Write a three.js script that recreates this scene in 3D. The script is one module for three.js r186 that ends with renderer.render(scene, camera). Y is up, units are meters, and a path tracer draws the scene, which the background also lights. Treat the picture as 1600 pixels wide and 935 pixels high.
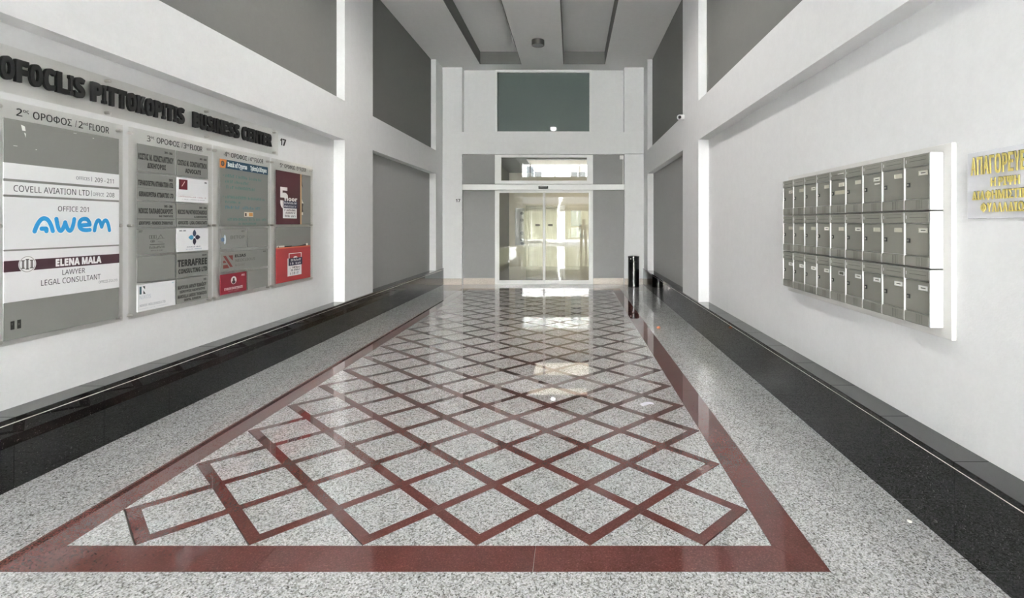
import * as THREE from 'three';
import { RoundedBoxGeometry } from 'three/addons/geometries/RoundedBoxGeometry.js';
import { TextGeometry } from 'three/addons/geometries/TextGeometry.js';
import { FontLoader } from 'three/addons/loaders/FontLoader.js';
import { mergeGeometries } from 'three/addons/utils/BufferGeometryUtils.js';
import { MarchingCubes } from 'three/addons/objects/MarchingCubes.js';
import { RectAreaLightUniformsLib } from 'three/addons/lights/RectAreaLightUniformsLib.js';

// ---------------------------------------------------------------- camera, sky, sun, exposure
const scene = new THREE.Scene();
const renderer = new THREE.WebGLRenderer({ antialias: true });
renderer.toneMapping = THREE.LinearToneMapping;
renderer.toneMappingExposure = 4.3;
renderer.shadowMap.enabled = true;
RectAreaLightUniformsLib.init();

const FOCAL = 830;                                             // in pixels of a 1600 x 935 picture
const camera = new THREE.PerspectiveCamera(2 * Math.atan(467.5 / FOCAL) * 180 / Math.PI, 1600 / 935, 0.05, 400);
camera.position.set(0, 1.5, 0);
camera.lookAt(0, 1.5, -10);
camera.setViewOffset(1600, 935, 800 - 893, 467.5 - 350, 1600, 935);   // a shifted lens keeps the uprights upright

const SUN = new THREE.Vector3(0.3, 0.62, -0.75).normalize();
scene.background = new THREE.Color().setRGB(0.86, 0.93, 1.0);   // bright hazy sky, even all round
scene.backgroundIntensity = 6.0;

const sun = new THREE.DirectionalLight(0xfafcff, 82);
sun.position.copy(SUN).multiplyScalar(60);
sun.target.position.set(0, 0, 8);
sun.castShadow = true;
Object.assign(sun.shadow.camera, { left: -40, right: 40, top: 40, bottom: -40, near: 1, far: 140 });
sun.shadow.mapSize.set(2048, 2048);
scene.add(sun, sun.target);

// ---------------------------------------------------------------- helpers
function rng(seed) { let s = seed | 0; return () => { s = (s + 0x6d2b79f5) | 0; let t = Math.imul(s ^ (s >>> 15), 1 | s); t = (t + Math.imul(t ^ (t >>> 7), 61 | t)) ^ t; return ((t ^ (t >>> 14)) >>> 0) / 4294967296; }; }
const used = new Map();
function numbered(name) { const n = used.get(name) ?? 0; used.set(name, n + 1); return n ? name + '_' + String(n).padStart(3, '0') : name; }
function mesh(name, geo, mat, parent) {
  const m = new THREE.Mesh(geo, mat); m.name = parent ? name : numbered(name); m.castShadow = m.receiveShadow = true;
  (parent || scene).add(m); return m;
}
function tag(o, label, category, group) { o.userData.label = label; o.userData.category = category; if (group) o.userData.group = group; return o; }
function thing(name, label, category, group) { const g = new THREE.Group(); g.name = numbered(name); scene.add(g); return tag(g, label, category, group); }
function structure(name, label, category) { const g = new THREE.Group(); g.name = name; g.userData = { kind: 'structure', label, category }; scene.add(g); return g; }
// uv in metres (times k) taken from the place of each vertex
function metreUV(g, k = 1, ox = 0, oy = 0) {
  const p = g.attributes.position, n = g.attributes.normal, uv = new Float32Array(p.count * 2);
  for (let i = 0; i < p.count; i++) {
    const a = Math.abs(n.getX(i)), b = Math.abs(n.getY(i)), c = Math.abs(n.getZ(i)), x = p.getX(i), y = p.getY(i), z = p.getZ(i);
    const [u, v] = b > a && b > c ? [x, z] : a > c ? [z, y] : [x, y];
    uv[2 * i] = u * k + ox; uv[2 * i + 1] = v * k + oy;
  }
  g.setAttribute('uv', new THREE.BufferAttribute(uv, 2)); return g;
}
// a box between x0..x1, y0..y1 and the depths d0..d1 (metres in front of the camera: z = -d)
function bx(x0, x1, y0, y1, d0, d1, k = 1) { const g = new THREE.BoxGeometry(Math.abs(x1 - x0), Math.abs(y1 - y0), Math.abs(d1 - d0)); g.translate((x0 + x1) / 2, (y0 + y1) / 2, -(d0 + d1) / 2); return metreUV(g, k); }
function rbx(x0, x1, y0, y1, d0, d1, r = 0.004, seg = 2) { const g = new RoundedBoxGeometry(Math.abs(x1 - x0), Math.abs(y1 - y0), Math.abs(d1 - d0), seg, r); g.translate((x0 + x1) / 2, (y0 + y1) / 2, -(d0 + d1) / 2); return g; }
// a flat plate with an outline on the floor, listed as [x, depth] pairs
function plate(points, h, k, ox = 0, oy = 0) {
  const s = new THREE.Shape(points.map(([x, d]) => new THREE.Vector2(x, d)));
  const g = new THREE.ExtrudeGeometry(s, { depth: h, bevelEnabled: false });
  g.rotateX(-Math.PI / 2); g.translate(0, -h, 0);
  return metreUV(g, k, ox, oy);
}
const std = (o) => new THREE.MeshStandardMaterial(o);
const phy = (o) => new THREE.MeshPhysicalMaterial(o);
const lin = (r, g, b) => new THREE.Color().setRGB(r, g, b);

// ---------------------------------------------------------------- textures
function valueNoise(seed, cells) {
  const r = rng(seed), t = new Float32Array(cells * cells); for (let i = 0; i < t.length; i++) t[i] = r();
  return (x, y) => {                                           // x, y in cells, repeats every `cells`
    const ix = Math.floor(x), iy = Math.floor(y); let fx = x - ix, fy = y - iy; fx = fx * fx * (3 - 2 * fx); fy = fy * fy * (3 - 2 * fy);
    const a = ((ix % cells) + cells) % cells, b = (a + 1) % cells, c = ((iy % cells) + cells) % cells, d = (c + 1) % cells;
    return (t[c * cells + a] * (1 - fx) + t[c * cells + b] * fx) * (1 - fy) + (t[d * cells + a] * (1 - fx) + t[d * cells + b] * fx) * fy;
  };
}
function dataTexture(n, paint, srgb = true) {
  const data = new Uint8Array(n * n * 4);
  for (let y = 0; y < n; y++) for (let x = 0; x < n; x++) {
    const c = paint(x / n, y / n), i = (y * n + x) * 4;
    data[i] = Math.max(0, Math.min(255, c[0])); data[i + 1] = Math.max(0, Math.min(255, c[1])); data[i + 2] = Math.max(0, Math.min(255, c[2])); data[i + 3] = 255;
  }
  const t = new THREE.DataTexture(data, n, n); t.wrapS = t.wrapT = THREE.RepeatWrapping; t.magFilter = THREE.LinearFilter; t.minFilter = THREE.LinearMipmapLinearFilter; t.generateMipmaps = true;
  if (srgb) t.colorSpace = THREE.SRGBColorSpace; t.needsUpdate = true; return t;
}
// grey granite: pale feldspar, mid grey quartz and dark mica grains (2 m square)
const gA = valueNoise(11, 400), gB = valueNoise(12, 260), gC = valueNoise(13, 620), gD = valueNoise(14, 30), gE = valueNoise(15, 400);
const greyGranite = dataTexture(1536, (u, v) => {
  const a = gA(u * 400, v * 400), b = gB(u * 260, v * 260), c = gC(u * 620, v * 620), d = gD(u * 30, v * 30), e = gE(u * 400, v * 400);
  let t = 181 + (d - 0.5) * 10 + (c - 0.5) * 44;
  if (a > 0.58) t += 26 * Math.min(1, (a - 0.58) / 0.1);
  if (b < 0.42) t -= 42 * Math.min(1, (0.42 - b) / 0.12);
  if (e < 0.27) t -= 62 * Math.min(1, (0.27 - e) / 0.08);
  return [t + 1, t, t - 1 + (b - 0.5) * 8];
});
const rA = valueNoise(21, 420), rB = valueNoise(22, 640), rC = valueNoise(23, 24);
const redGranite = dataTexture(1024, (u, v) => {
  const a = rA(u * 420, v * 420), b = rB(u * 640, v * 640), c = rC(u * 24, v * 24);
  const k = (a - 0.5) * 20 + (b - 0.5) * 14 + (c - 0.5) * 8, p = a > 0.88 ? 16 : 0;
  return [98 + k + p, 57 + k * 0.75 + p * 0.8, 52 + k * 0.7 + p * 0.7];
});
const kA = valueNoise(31, 300), kB = valueNoise(32, 520), kC = valueNoise(33, 40);
const blackGranite = dataTexture(1024, (u, v) => {
  const a = kA(u * 300, v * 300), b = kB(u * 520, v * 520), c = kC(u * 40, v * 40);
  const t = 22 + (b - 0.5) * 8 + (c - 0.5) * 16 + (a > 0.86 ? (a - 0.86) * 700 : 0);
  return [t + 1, t, t - 2];
});
const pA = valueNoise(41, 256), pB = valueNoise(42, 16), pC = valueNoise(43, 512);
const plasterBump = dataTexture(512, (u, v) => { const t = 128 + (pA(u * 128, v * 128) - 0.5) * 120 + (pC(u * 256, v * 256) - 0.5) * 60; return [t, t, t]; }, false);
const paintTone = dataTexture(512, (u, v) => { const t = 248 + (pB(u * 16, v * 16) - 0.5) * 3 + (pA(u * 64, v * 64) - 0.5) * 3; return [t, t, t]; });
const bA = valueNoise(51, 300), bB = valueNoise(52, 110);
const beigeGranite = dataTexture(512, (u, v) => { const k = (bA(u * 300, v * 300) - 0.5) * 70 + (bB(u * 110, v * 110) - 0.5) * 44; return [192 + k, 181 + k, 170 + k]; });
const sA = valueNoise(61, 512);
const brushed = dataTexture(512, (u, v) => { const t = 200 + (sA(u * 400, v * 6) - 0.5) * 60; return [t, t, t]; });

// ---------------------------------------------------------------- materials
const M = {
  white: std({ color: lin(0.87, 0.87, 0.87), map: paintTone, roughness: 0.72, bumpMap: plasterBump, bumpScale: 0.0006 }),
  ceiling: std({ color: lin(0.87, 0.865, 0.855), map: paintTone, roughness: 0.85, bumpMap: plasterBump, bumpScale: 0.0005 }),
  grey: std({ color: lin(0.35, 0.348, 0.342), map: paintTone, roughness: 0.8, bumpMap: plasterBump, bumpScale: 0.0006 }),
  paleGrey: std({ color: lin(0.50, 0.498, 0.49), map: paintTone, roughness: 0.8, bumpMap: plasterBump, bumpScale: 0.0006 }),
  darkGrey: std({ color: lin(0.22, 0.218, 0.207), map: paintTone, roughness: 0.85, bumpMap: plasterBump, bumpScale: 0.0006 }),
  granite: phy({ map: greyGranite, roughness: 0.015, ior: 1.62 }),
  red: phy({ map: redGranite, roughness: 0.015, ior: 1.62 }),
  black: phy({ map: blackGranite, roughness: 0.02, ior: 1.52 }),
  beige: phy({ map: beigeGranite, roughness: 0.25 }),
  grout: std({ color: lin(0.5, 0.47, 0.43), roughness: 0.9 }),
  joint: std({ color: lin(0.72, 0.68, 0.6), roughness: 0.6 }),
  frame: phy({ color: lin(0.86, 0.855, 0.84), roughness: 0.35 }),
  glass: phy({ color: lin(0.97, 0.985, 0.975), roughness: 0.0, transmission: 1, thickness: 0, ior: 1.52 }),
  doorGlass: phy({ color: lin(0.97, 0.985, 0.975), roughness: 0.0, transmission: 1, thickness: 0, ior: 1.52, specularIntensity: 0.35 }),
  tinted: phy({ color: lin(0.135, 0.165, 0.155), roughness: 0.03, ior: 1.5 }),
  acrylic: phy({ color: lin(0.972, 0.968, 0.955), roughness: 0.08, transmission: 1, thickness: 0, ior: 1.49 }),
  steel: std({ color: lin(0.62, 0.6, 0.57), roughness: 0.3, metalness: 1 }),
  brushedSteel: std({ color: lin(0.60, 0.55, 0.46), map: brushed, roughness: 0.48, metalness: 0.85 }),
  drum: std({ color: lin(0.2, 0.185, 0.17), roughness: 0.28, metalness: 0.9 }),
  diffuser: phy({ color: lin(0.24, 0.24, 0.235), roughness: 0.4 }),
  lampLit: std({ color: lin(0.8, 0.8, 0.78), emissive: lin(1, 0.97, 0.92), emissiveIntensity: 3 }),
  blackPlastic: phy({ color: lin(0.012, 0.012, 0.012), roughness: 0.4 }),
  blackGloss: phy({ color: lin(0.012, 0.012, 0.013), roughness: 0.22, clearcoat: 0.6, clearcoatRoughness: 0.1 }),
  letterBlack: phy({ color: lin(0.008, 0.008, 0.008), roughness: 0.5 }),
  printBlack: std({ color: lin(0.03, 0.03, 0.03), roughness: 0.7 }),
  boxGrey: phy({ color: lin(0.235, 0.23, 0.2), roughness: 0.42 }),
  capWhite: phy({ color: lin(0.6, 0.6, 0.6), roughness: 0.4 }),
  boardWhite: phy({ color: lin(0.74, 0.725, 0.70), roughness: 0.45 }),
  boxWhite: phy({ color: lin(0.74, 0.74, 0.73), roughness: 0.4 }),
  slotDark: std({ color: lin(0.09, 0.088, 0.078), roughness: 0.8 }),
  card: std({ color: lin(0.8, 0.79, 0.74), roughness: 0.8 }),
  yellow: phy({ color: lin(0.66, 0.55, 0.17), roughness: 0.4 }),
  signWhite: phy({ color: lin(0.74, 0.74, 0.77), roughness: 0.25 }),
};
const font = { bold: await new FontLoader().loadAsync('fonts/droid/droid_sans_bold.typeface.json'), regular: await new FontLoader().loadAsync('fonts/droid/droid_sans_regular.typeface.json') };

// room measures (x to the right, d = metres in front of the camera)
const XL = -3.335, XR = 1.925, PL = -3.18, PR = 1.78, LL = -3.157, LR = 1.7625, MID = -0.705;
const CEIL = 5.36, BEAM0 = 2.68, BEAM1 = 3.225, LEDGE = 0.405, END = 13.1, ENTRY = -8.0;

// ---------------------------------------------------------------- floor
const floor = structure('floor', 'polished grey granite floor with a red granite diamond lattice', 'floor');
mesh('screed', bx(XL - 0.2, XR + 0.2, -0.15, -0.0145, ENTRY - 0.3, 22.5), M.grout, floor);
{
  const rand = rng(77), K = 0.5, H = 0.014;
  const lay = (o) => { o.rotation.x = (rand() - 0.5) * 0.0006; o.rotation.z = (rand() - 0.5) * 0.0006; o.position.y += (rand() - 0.5) * 0.0001; };
  const piece = (name, points, mat) => {                       // its own origin in its middle so that it can sit a hair out of level
    const cx = points.reduce((s, p) => s + p[0], 0) / points.length, cd = points.reduce((s, p) => s + p[1], 0) / points.length;
    const o = mesh(name, plate(points.map(([x, d]) => [x - cx, d - cd]), H, K, cx * K + Math.floor(rand() * 8) / 8, -cd * K + Math.floor(rand() * 8) / 8), mat, floor);
    o.position.set(cx, 0, -cd); lay(o);
  };
  const c = -0.71, P = 0.531, w = 0.060, Z0 = 2.525, ROWS = 18, J = 0.0008, tip = w / Math.SQRT2;
  const inner = { x0: c - 1.642, x1: c + 1.642, d0: 2.475, d1: Z0 + ROWS * P + 0.05 }, B = 0.186;
  const outer = { x0: inner.x0 - B, x1: inner.x1 + B, d0: inner.d0 - B, d1: inner.d1 + B };
  // diamond tiles
  const hd = P / 2 - tip - J;
  const variants = Array.from({ length: 14 }, () => plate([[0, -hd], [hd, 0], [0, hd], [-hd, 0]], H, K, rand(), rand()));
  for (let r = 0; r < 2 * ROWS - 1; r++) {
    const odd = r % 2, n = odd ? 5 : 6;
    for (let i = 0; i < n; i++) {
      const o = mesh('granite_tile', variants[Math.floor(rand() * 14)], M.granite, floor);
      o.position.set(c + (i - (n - 1) / 2) * P, 0, -(Z0 + (r + 1) * P / 2)); lay(o);
    }
  }
  // red strips: the lines that run forward and right are long, the others are cut between them
  const xs = (k) => c + (k - 2.5) * P, half = w / 2 - J / 2, q = Math.SQRT1_2;
  const bar = (x, d, len, dx) => piece('red_strip', [[0, -half], [len, -half], [len, half], [0, half]].map(([a, b]) => [x + (a - b) * q * dx, d + (a + b) * q]), M.red);
  const starts = [];
  for (let k = 0; k < 6; k++) starts.push([xs(k), Z0]);
  for (let j = 0; j < ROWS; j++) starts.push([c - 3 * P, Z0 + P / 2 + j * P]);
  for (const [x, d] of starts) {
    const run = Math.min(c + 3 * P - x, Z0 + ROWS * P - d), e = half * q;
    bar(x - e, d - e, run * Math.SQRT2 + 2 * half, 1);
  }
  for (const [mx, d] of starts) {                              // mirrored: forward and left
    const x = 2 * c - mx, run = Math.min(c + 3 * P - mx, Z0 + ROWS * P - d), n = Math.round(run / (P / 2));
    for (let i = 0; i < n; i++) {
      const a = w / 2 + J / 2, len = P * q - 2 * a;
      bar(x - i * P / 2 - a * q, d + i * P / 2 + a * q, len, -1);
    }
  }
  // triangles between the lattice and the border
  const t2 = P / 2 - 0.002;
  for (const s of [-1, 1]) {
    const edge = c + s * (1.642 - J), apex = c + s * (2.5 * P + tip + J);
    for (let m = 1; m < ROWS; m++) piece('granite_triangle', [[edge, Z0 + m * P - t2], [edge, Z0 + m * P + t2], [apex, Z0 + m * P]], M.granite);
    const xe = c + s * 2.5 * P;
    piece('granite_triangle', [[xe + s * 0.004, inner.d0 + J], [edge, inner.d0 + J], [edge, Z0 + P / 2 - 0.004]], M.granite);
    piece('granite_triangle', [[xe + s * 0.004, inner.d1 - J], [edge, inner.d1 - J], [edge, Z0 + (ROWS - 0.5) * P + 0.004]], M.granite);
  }
  for (let k = 0; k < 5; k++) {
    const x = xs(k) + P / 2;
    piece('granite_triangle', [[x - t2, inner.d0 + J], [x + t2, inner.d0 + J], [x, Z0 + P / 2 - tip - J]], M.granite);
    piece('granite_triangle', [[x - t2, inner.d1 - J], [x + t2, inner.d1 - J], [x, Z0 + (ROWS - 0.5) * P + tip + J]], M.granite);
  }
  // red border, mitred at the corners
  const cuts = (a, b, at) => [a, ...at, b];
  for (const [d0, d1, m] of [[outer.d0, inner.d0, 1], [inner.d1, outer.d1, -1]]) {
    const cs = cuts(outer.x0, outer.x1, [-1.37, -0.167]);
    for (let i = 0; i < cs.length - 1; i++) {
      const a = cs[i], b = cs[i + 1], ia = i === 0 ? B : 0, ib = i === cs.length - 2 ? B : 0;
      piece('border_strip', [[a + J + (m > 0 ? 0 : ia), d0 + J], [b - J - (m > 0 ? 0 : ib), d0 + J], [b - J - (m > 0 ? ib : 0), d1 - J], [a + J + (m > 0 ? ia : 0), d1 - J]], M.red);
    }
  }
  for (const [x0, x1, s] of [[outer.x0, inner.x0, -1], [inner.x1, outer.x1, 1]]) {
    const cs = [outer.d0]; for (let d = 3.58; d < outer.d1 - 0.4; d += 1.2) cs.push(d); cs.push(outer.d1);
    for (let i = 0; i < cs.length - 1; i++) {
      const f = i === 0 ? B : 0, l = i === cs.length - 2 ? B : 0, a = cs[i] + J, b = cs[i + 1] - J;
      piece('border_strip', [[x0 + J, a + (s < 0 ? 0 : f)], [x1 - J, a + (s < 0 ? f : 0)], [x1 - J, b - (s < 0 ? l : 0)], [x0 + J, b - (s < 0 ? 0 : l)]], M.red);
    }
  }
  // grey slabs round the border
  const rect = (x0, x1, d0, d1) => piece('floor_slab', [[x0 + J, d0 + J], [x1 - J, d0 + J], [x1 - J, d1 - J], [x0 + J, d1 - J]], M.granite);
  for (let d = outer.d0; d < END + 0.05; d += 0.6) {
    const e = Math.min(d + 0.6, END + 0.09);
    rect(LL - 0.02, outer.x0, d, e); rect(outer.x1, LR + 0.02, d, e);
  }
  const colX = [outer.x0]; for (let x = -2.25; x < outer.x1 - 0.2; x += 0.3) colX.push(x); colX.push(outer.x1);
  const allX = [LL - 0.02, ...colX, LR + 0.02];
  for (let e = outer.d0; e > ENTRY - 0.2; e -= e > 1 ? 0.6 : 1.2) {
    const d = Math.max(e - (e > 1 ? 0.6 : 1.2), ENTRY - 0.3), step = e > 0.5 ? 1 : 2;
    for (let i = 0; i < allX.length - 1; i += step) rect(allX[i], allX[Math.min(i + step, allX.length - 1)], d, e);
  }
  for (let i = 0; i < colX.length - 1; i += 2) rect(colX[i], colX[Math.min(i + 2, colX.length - 1)], outer.d1, END + 0.09);
  for (let x = -2.2; x < 2.5; x += 0.8) for (let d = END + 0.09; d < 18.6; d += 0.8) rect(x, Math.min(x + 0.8, 2.6), d, d + 0.8);
}

// ---------------------------------------------------------------- side walls, ceiling, end wall
let trims = 1;
function trim(part, label, geo, mat) { const g = structure('trim_' + trims++, label, 'trim'); mesh(part, geo, mat, g); return g; }
function sideWall(name, s, wallX, faceX, side) {
  const g = structure(name, 'white side wall with dark grey recessed panels behind the ' + side, 'wall'), back = wallX + s * 0.25, rec = faceX + s * 0.115;
  mesh('wall_core', bx(wallX, back, -0.15, CEIL + 0.5, ENTRY - 0.3, END + 0.5), M.white, g);
  mesh('lower_panel', bx(wallX - s * 0.004, wallX + s * 0.01, LEDGE, BEAM0 + 0.02, 8.47, 12.47), M.paleGrey, g);
  for (const [a, b, w] of [[ENTRY, 7.47, 'nearer the entrance'], [8.47, 12.47, 'nearer the glass doors']]) trim('upper_panel', 'dark grey upper wall panel above the ' + side + ', ' + w, bx(rec, wallX, BEAM1 - 0.02, CEIL, a, b), M.darkGrey);
  trim('beam', 'white horizontal beam along the wall above the ' + side, bx(faceX, wallX, BEAM0, BEAM1, ENTRY, END + 0.1), M.white);
  for (const [a, b, w] of [[ENTRY, ENTRY + 0.6, 'at the entrance'], [7.45, 8.5, 'half way along'], [12.45, 13.1, 'against the end wall']]) {
    const t = trim('pilaster', 'white pilaster ' + w + ' on the wall of the ' + side, bx(faceX, wallX, LEDGE, BEAM0, a, b), M.white);
    mesh('pilaster', bx(faceX, wallX, BEAM1, CEIL, a, b), M.white, t);
  }
}
sideWall('wall_left', -1, XL, PL, 'directory boards');
sideWall('wall_right', 1, XR, PR, 'mailboxes');

function ledge(name, s, faceX, wallX, offset, label) {
  const g = structure(name, label, 'ledge'), pitch = 0.58, J = 0.0012, r = rng(s > 0 ? 5 : 6);
  mesh('ledge_core', bx(faceX + s * 0.022, wallX, 0, LEDGE - 0.032, ENTRY, END), M.grout, g);
  mesh('joint_strip', bx(faceX + s * 0.0006, faceX + s * 0.03, 0.3705, 0.3765, ENTRY, END - 0.001), M.joint, g);
  for (let d = offset; d < END - 0.01; d += pitch) {
    if (d < ENTRY) continue;
    const e = Math.min(d + pitch, END), u = r(), v = r();
    const f = new THREE.BoxGeometry(0.02, 0.3705, e - d - 2 * J); f.translate(faceX + s * 0.01, 0.18525, -(d + e) / 2); metreUV(f, 1, u, v);
    mesh('front_slab', f, M.black, g);
    const depth = Math.abs(wallX - faceX) + 0.004, t = new RoundedBoxGeometry(depth, 0.0285, e - d - 2 * J, 2, 0.003);
    t.translate(faceX + s * (depth / 2 - 0.004), LEDGE - 0.01425, -(d + e) / 2); metreUV(t, 1, u, v);
    mesh('top_slab', t, M.black, g);
  }
}
ledge('baseboard_left', -1, LL, XL, 3.008 - 18 * 0.58, 'low black granite ledge along the wall of directory boards');
ledge('baseboard_right', 1, LR, XR, 2.445 - 17 * 0.58, 'low black granite ledge along the wall of mailboxes');

{
  const g = structure('ceiling', 'pale plaster ceiling with two long sunken coffers either side of a middle band', 'ceiling');
  const y1 = CEIL + 0.3, A = [-2.217, -1.21], B = [-0.2, 0.81], far = 12.84;
  const band = (x0, x1, d0, d1) => mesh('ceiling_band', bx(x0, x1, CEIL, y1, d0, d1), M.ceiling, g);
  band(XL, A[0], ENTRY, END + 0.4); band(A[1], B[0], ENTRY, END + 0.4); band(B[1], XR, ENTRY, END + 0.4);
  for (const [a, b] of [A, B]) { band(a, b, far, END + 0.4); band(a, b, ENTRY, ENTRY + 0.7); }
  for (const [a, b] of [A, B]) {
    mesh('coffer_side', bx(a, b, CEIL + 0.001, y1, far - 0.012, far), M.darkGrey, g);
    mesh('coffer_side', bx(a, a + 0.012, CEIL + 0.001, y1, ENTRY + 0.7, far - 0.012), M.darkGrey, g); mesh('coffer_side', bx(b - 0.012, b, CEIL + 0.001, y1, ENTRY + 0.7, far - 0.012), M.darkGrey, g);
  }
  mesh('coffer_top', bx(XL - 0.25, XR + 0.25, y1, y1 + 0.3, ENTRY - 0.3, END + 0.6), M.ceiling, g);
}
const DX0 = -1.899, DX1 = 0.533;
{
  const g = structure('wall_back', 'recessed grey panels of the end wall round the sliding glass doors', 'wall');
  const b = (n, m, ...a) => mesh(n, bx(...a), m, g);
  trim('pilaster', 'white end wall pilaster carrying the small number 17', bx(XL, -2.70, 0, CEIL, END, END + 0.5), M.white);
  const p = trim('pilaster', 'white end wall pilaster behind the black bin', bx(1.305, XR, 0, 3.222, END, END + 0.5), M.white);
  mesh('pilaster', bx(1.305, XR, 3.228, CEIL, END + 0.002, END + 0.5), M.white, p);
  trim('beam', 'white beam across the end wall above the transom window', bx(-2.70, 1.305, 3.22, 3.766, END, END + 0.5), M.white);
  b('grey_panel', M.grey, -2.70, DX0, 0, 3.22, END + 0.1, END + 0.3);
  b('grey_panel', M.grey, DX1, 1.305, 0, 3.22, END + 0.1, END + 0.3);
  const u = trim('upper_panel', 'white recessed panels either side of the dark tinted window', bx(-2.70, -1.913, 3.766, CEIL, END + 0.25, END + 0.45), M.white);
  mesh('upper_panel', bx(0.498, 1.305, 3.766, CEIL, END + 0.25, END + 0.45), M.white, u);
  const sk = (x0, x1, d) => mesh('skirting_tile', metreUV(rbx(x0, x1, 0, 0.15, d - 0.014, d + 0.02, 0.002), 2, x0), M.beige, g);
  sk(LL, -2.70, END); sk(1.305, LR, END); sk(-2.686, -2.30, END + 0.1); sk(-2.298, DX0 - 0.004, END + 0.1); sk(DX1 + 0.004, 0.92, END + 0.1); sk(0.922, 1.292, END + 0.1);
}

// ---------------------------------------------------------------- windows and doors of the end wall
function frameRect(name, x0, x1, y0, y1, d0, d1, t, parent, mat = M.frame) {      // left, right, top and bottom members of widths t = [l, r, top, bottom]
  mesh(name, rbx(x0, x0 + t[0], y0, y1, d0, d1, 0.004), mat, parent); mesh(name, rbx(x1 - t[1], x1, y0, y1, d0, d1, 0.004), mat, parent);
  mesh(name, rbx(x0 + t[0], x1 - t[1], y1 - t[2], y1, d0, d1, 0.004), mat, parent); mesh(name, rbx(x0 + t[0], x1 - t[1], y0, y0 + t[3], d0, d1, 0.004), mat, parent);
}
{
  const w = structure('window_1', 'large dark tinted window high on the end wall', 'window');
  frameRect('window_frame', -1.913, 0.498, 3.766, CEIL, 13.30, 13.42, [0.05, 0.05, 0.055, 0.05], w);
  mesh('tinted_pane', bx(-1.87, 0.455, 3.81, 5.31, 13.385, 13.395), M.tinted, w);
  const t = structure('window_2', 'wide clear transom window above the sliding doors', 'window');
  frameRect('window_frame', DX0, DX1, 2.486, 3.21, 13.14, 13.26, [0.15, 0.15, 0.058, 0.085], t);
  mesh('pane', bx(-1.755, 0.388, 2.565, 3.156, 13.196, 13.202), M.glass, t);
  const h = thing('door_operator', 'long white sliding-door drive housing with a black motion sensor above the doors', 'door operator');
  mesh('housing', rbx(-2.69, 1.30, 2.335, 2.472, 13.07, 13.2, 0.008, 3), M.frame, h);
  const s = mesh('sensor', rbx(-0.812, -0.575, 2.362, 2.432, 13.035, 13.075, 0.012, 3), M.blackPlastic, h); s.userData.label = 'black motion sensor';
  mesh('lens', rbx(-0.79, -0.597, 2.40, 2.424, 13.031, 13.037, 0.002), M.diffuser, s);
  const fr = structure('trim_' + trims++, 'white outer frame round the sliding glass doors', 'door frame');
  frameRect('jamb', DX0, DX1, 0, 2.335, 13.16, 13.26, [0.045, 0.045, 0.03, 0.012], fr);
  const leaf = (n, x0, x1, side, label) => {
    const d = structure(n, label, 'door'), st = side < 0 ? [0.06, 0.03, 0.035, 0.085] : [0.03, 0.06, 0.035, 0.085];
    frameRect('door_frame', x0, x1, 0.012, 2.305, 13.19, 13.235, st, d);
    mesh('pane', bx(x0 + st[0] - 0.01, x1 - st[1] + 0.01, 0.09, 2.28, 13.21, 13.216), M.doorGlass, d);
    const cx = side < 0 ? x1 - 0.155 : x0 + 0.155, sh = new THREE.Shape(), w = 0.058, hh = 0.026;
    sh.moveTo(-w, -hh); sh.lineTo(w * 0.62, -hh); sh.quadraticCurveTo(w, -hh * 0.7, w * 1.1, 0); sh.quadraticCurveTo(w, hh * 0.7, w * 0.62, hh); sh.lineTo(-w, hh); sh.lineTo(-w, -hh);
    const g = new THREE.ExtrudeGeometry(sh, { depth: 0.0015, bevelEnabled: false });
    if (side > 0) g.rotateZ(Math.PI);
    g.translate(cx, 1.47, -13.208);
    mesh('arrow_sticker', g, std({ color: lin(0.06, 0.045, 0.04), roughness: 0.6 }), d);
  };
  leaf('door_1', DX0 + 0.045, -0.685, -1, 'left leaf of the sliding glass doors with a dark arrow sticker');
  leaf('door_2', -0.681, DX1 - 0.045, 1, 'right leaf of the sliding glass doors with a dark arrow sticker');
  const c = thing('cable_conduit', 'thin white conduit and junction box in the corner above the grey panel by the bin', 'conduit');
  mesh('junction_box', rbx(1.195, 1.29, 3.10, 3.195, 13.15, 13.2, 0.006), M.frame, c);
  mesh('conduit', bx(1.272, 1.288, 2.475, 3.12, 13.18, 13.2), M.frame, c);
}

// ---------------------------------------------------------------- directory boards on the left wall
const BX = XL + 0.02;                                         // back of the acrylic sheets
function standoff(d, y, parent) {
  const g = new THREE.CylinderGeometry(0.0115, 0.0115, 0.034, 20); g.rotateZ(Math.PI / 2); g.translate(XL + 0.017, y, -d);
  const m = mesh('standoff', g, M.steel, parent), c = new THREE.SphereGeometry(0.0115, 16, 8, 0, Math.PI * 2, 0, Math.PI / 2); c.scale(1, 0.45, 1); c.rotateZ(-Math.PI / 2); c.translate(XL + 0.034, y, -d);
  mesh('cap', c, M.steel, m);
}
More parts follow.
